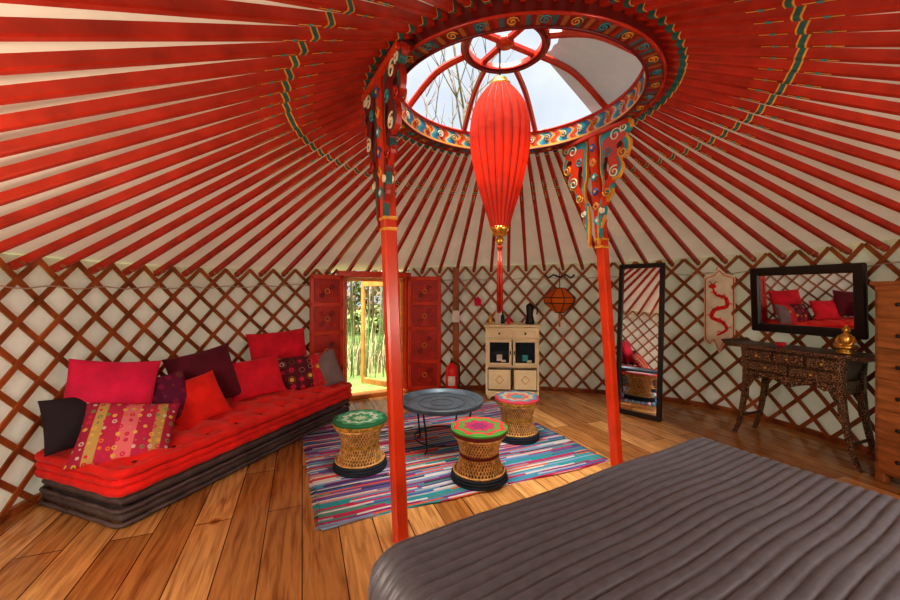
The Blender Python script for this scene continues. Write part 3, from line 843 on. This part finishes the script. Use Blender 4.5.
# ------------------------------------------------------------------ chest of drawers
o = B('chest_of_drawers'); W, Dp, H = .62, .30, 1.42
o.box((0, 0, H/2+.03), (W, Dp, H-.08), OAKC); o.box((0, -.005, H-.01), (W+.04, Dp+.03, .03), OAKC)
for s_ in (-1, 1):
    for t_ in (-1, 1): o.box((s_*(W/2-.03), t_*(Dp/2-.03), .035), (.06, .06, .07), OAKC)
for k in range(6):
    z = .16+k*.215
    o.box((0, -Dp/2-.006, z+.03), (W-.06, .018, .19), OAKC, bev=.008)
    for s_ in (-.15, .15): o.ball((s_, -Dp/2-.025, z+.03), .014, BLKWOOD, 10)
o.done((3.22, 2.47, 0), (0, 0, radians(-87)))

# ------------------------------------------------------------------ outdoors
GR = M('garden_grass', (.14, .22, .05), .9, var=.5, scale=3)
o = B('garden_lawn'); o.add([(-40, -40, -.13), (40, -40, -.13), (40, 40, -.13), (-40, 40, -.13)], [(0, 1, 2, 3)], GR); o.done()
RB = [M('reed_green', (.12, .22, .05), .8), M('reed_beige', (.70, .56, .38), .8), M('reed_dark', (.06, .08, .03), .8), M('reed_brown', (.28, .16, .09), .8)]
o = B('meadow_grass')
for i in range(1200):
    x = random.uniform(-3.2, .4); y = random.uniform(6.6, 8.4); h = random.uniform(.1, 1.0)**1.0*random.choice([.5, .8, 1.2])
    lean = random.uniform(-.15, .15); w = random.uniform(.004, .009); m = random.choice([RB[0], RB[0], RB[1], RB[2], RB[3]])
    o.add([(x-w, y, 0-.12), (x+w, y, -.12), (x+w*.8+lean*.4, y, h*.6), (x-w*.8+lean*.4, y, h*.6), (x+lean, y+.05, h)], [(0, 1, 2, 3), (3, 2, 4)], m)
o.done(recalc=False)
o = B('garden_hedge')
LF = [M('leaf_a', (.10, .17, .05), .8), M('leaf_b', (.26, .28, .12), .8), M('leaf_c', (.05, .08, .03), .8), M('leaf_d', (.34, .20, .10), .8)]
for i in range(4500):
    x = random.uniform(-7, 2); y = random.uniform(13, 15); z = random.uniform(-.1, 2.6)
    a = V((random.uniform(-1, 1), random.uniform(-1, 1), random.uniform(-1, 1))).normalized()*.12; c = a.orthogonal().normalized()*.07; p = V((x, y, z))
    o.add([p-a, p-c, p+a, p+c], [(0, 1, 2, 3)], random.choice(LF))
o.done(recalc=False)
BARK = M('bark', (.20, .14, .10), .9, var=.5, scale=12)
BIRCH = M('pale_bark', (.62, .52, .42), .9, var=.4, scale=12)
o = B('sapling_grove')
for i in range(34):
    x = -3.3+3.4*i/34+random.uniform(-.08, .08); y = random.uniform(8.8, 9.8); l = random.uniform(-.15, .15); h = random.uniform(2.5, 4.2); r = random.uniform(.012, .04)
    o.tube([(x, y, -.13), (x+l*.4, y, h*.5), (x+l, y, h)], [r, r*.8, r*.3], random.choice([BARK, BIRCH, RB[3]]), 6)
o.done(recalc=False)
def tree(x, y, h, seed, lean=0):
    rnd = random.Random(seed); o = B('bare_tree')
    def grow(p, d, L, r, lv):
        pts = [p]; q = p
        for k in range(3):
            d = (d+V((rnd.uniform(-.15, .15), rnd.uniform(-.15, .15), .05))).normalized(); q = q+d*L/3; pts.append(q)
        o.tube(pts, [r, r*.9, r*.8, r*.65], BARK, 5)
        if lv > 0:
            for _ in range(3 if lv > 1 else 4):
                nd = (d+V((rnd.uniform(-.8, .8), rnd.uniform(-.8, .8), rnd.uniform(-.1, .6)))).normalized()
                grow(rnd.choice(pts[2:]), nd, L*.66, r*.55, lv-1)
    grow(V((0, 0, 0)), V((lean, 0, 1)).normalized(), h*.42, .10, 4)
    o.done((x, y, -.13), recalc=False)
tree(-1.3, 10.6, 8.5, 3); tree(-.3, 10.2, 9.5, 5, .02); tree(-3.0, 11.0, 6, 8); tree(-2.0, 11.8, 7, 12)

# ------------------------------------------------------------------ light
w = bpy.data.worlds.new('World'); scene.world = w; w.use_nodes = True; nt = w.node_tree
bg = nt.nodes['Background']; tc = nt.nodes.new('ShaderNodeTexCoord'); n = nt.nodes.new('ShaderNodeTexNoise'); n.inputs['Scale'].default_value = 2.2; n.inputs['Detail'].default_value = 6
nt.links.new(tc.outputs['Generated'], n.inputs[0])
nt.links.new(ramp(nt, n.outputs[0], [(.35, (.46, .56, .70)), (.6, (.84, .88, .93))]), bg.inputs[0]); bg.inputs[1].default_value = 1.0
L = bpy.data.lights.new('sun', 'SUN'); L.energy = 15; L.angle = radians(50); L.color = (1, .94, .84)
s = bpy.data.objects.new('sun', L); scene.collection.objects.link(s); s.rotation_euler = (radians(14), radians(-6), 0)
def pt(name, loc, e, r, col):
    L = bpy.data.lights.new(name, 'POINT'); L.energy = e; L.shadow_soft_size = r; L.color = col
    ob = bpy.data.objects.new(name, L); scene.collection.objects.link(ob); ob.location = loc
pt('lantern_bulb', (.33, 2.55, 2.22), 6, .04, (1, .62, .28))
pt('bedside_fill_light', (2.1, .35, 1.20), 48, .22, (1, .95, .88))  # added fill out of view by the bed; no lamp stands there
pt('left_fill_light', (-1.4, .65, 1.05), 46, .22, (1, .88, .74))  # second added fill, unseen, brightens the left side of the room

# ------------------------------------------------------------------ camera
cam = bpy.data.cameras.new('camera'); co_ = bpy.data.objects.new('camera', cam); scene.collection.objects.link(co_)
cam.sensor_width = 36; cam.lens = 385/900*36; cam.shift_y = -8/900; cam.clip_start = .02
co_.location = (0, 0, 1.35); co_.rotation_euler = (radians(90), 0, 0)
scene.camera = co_
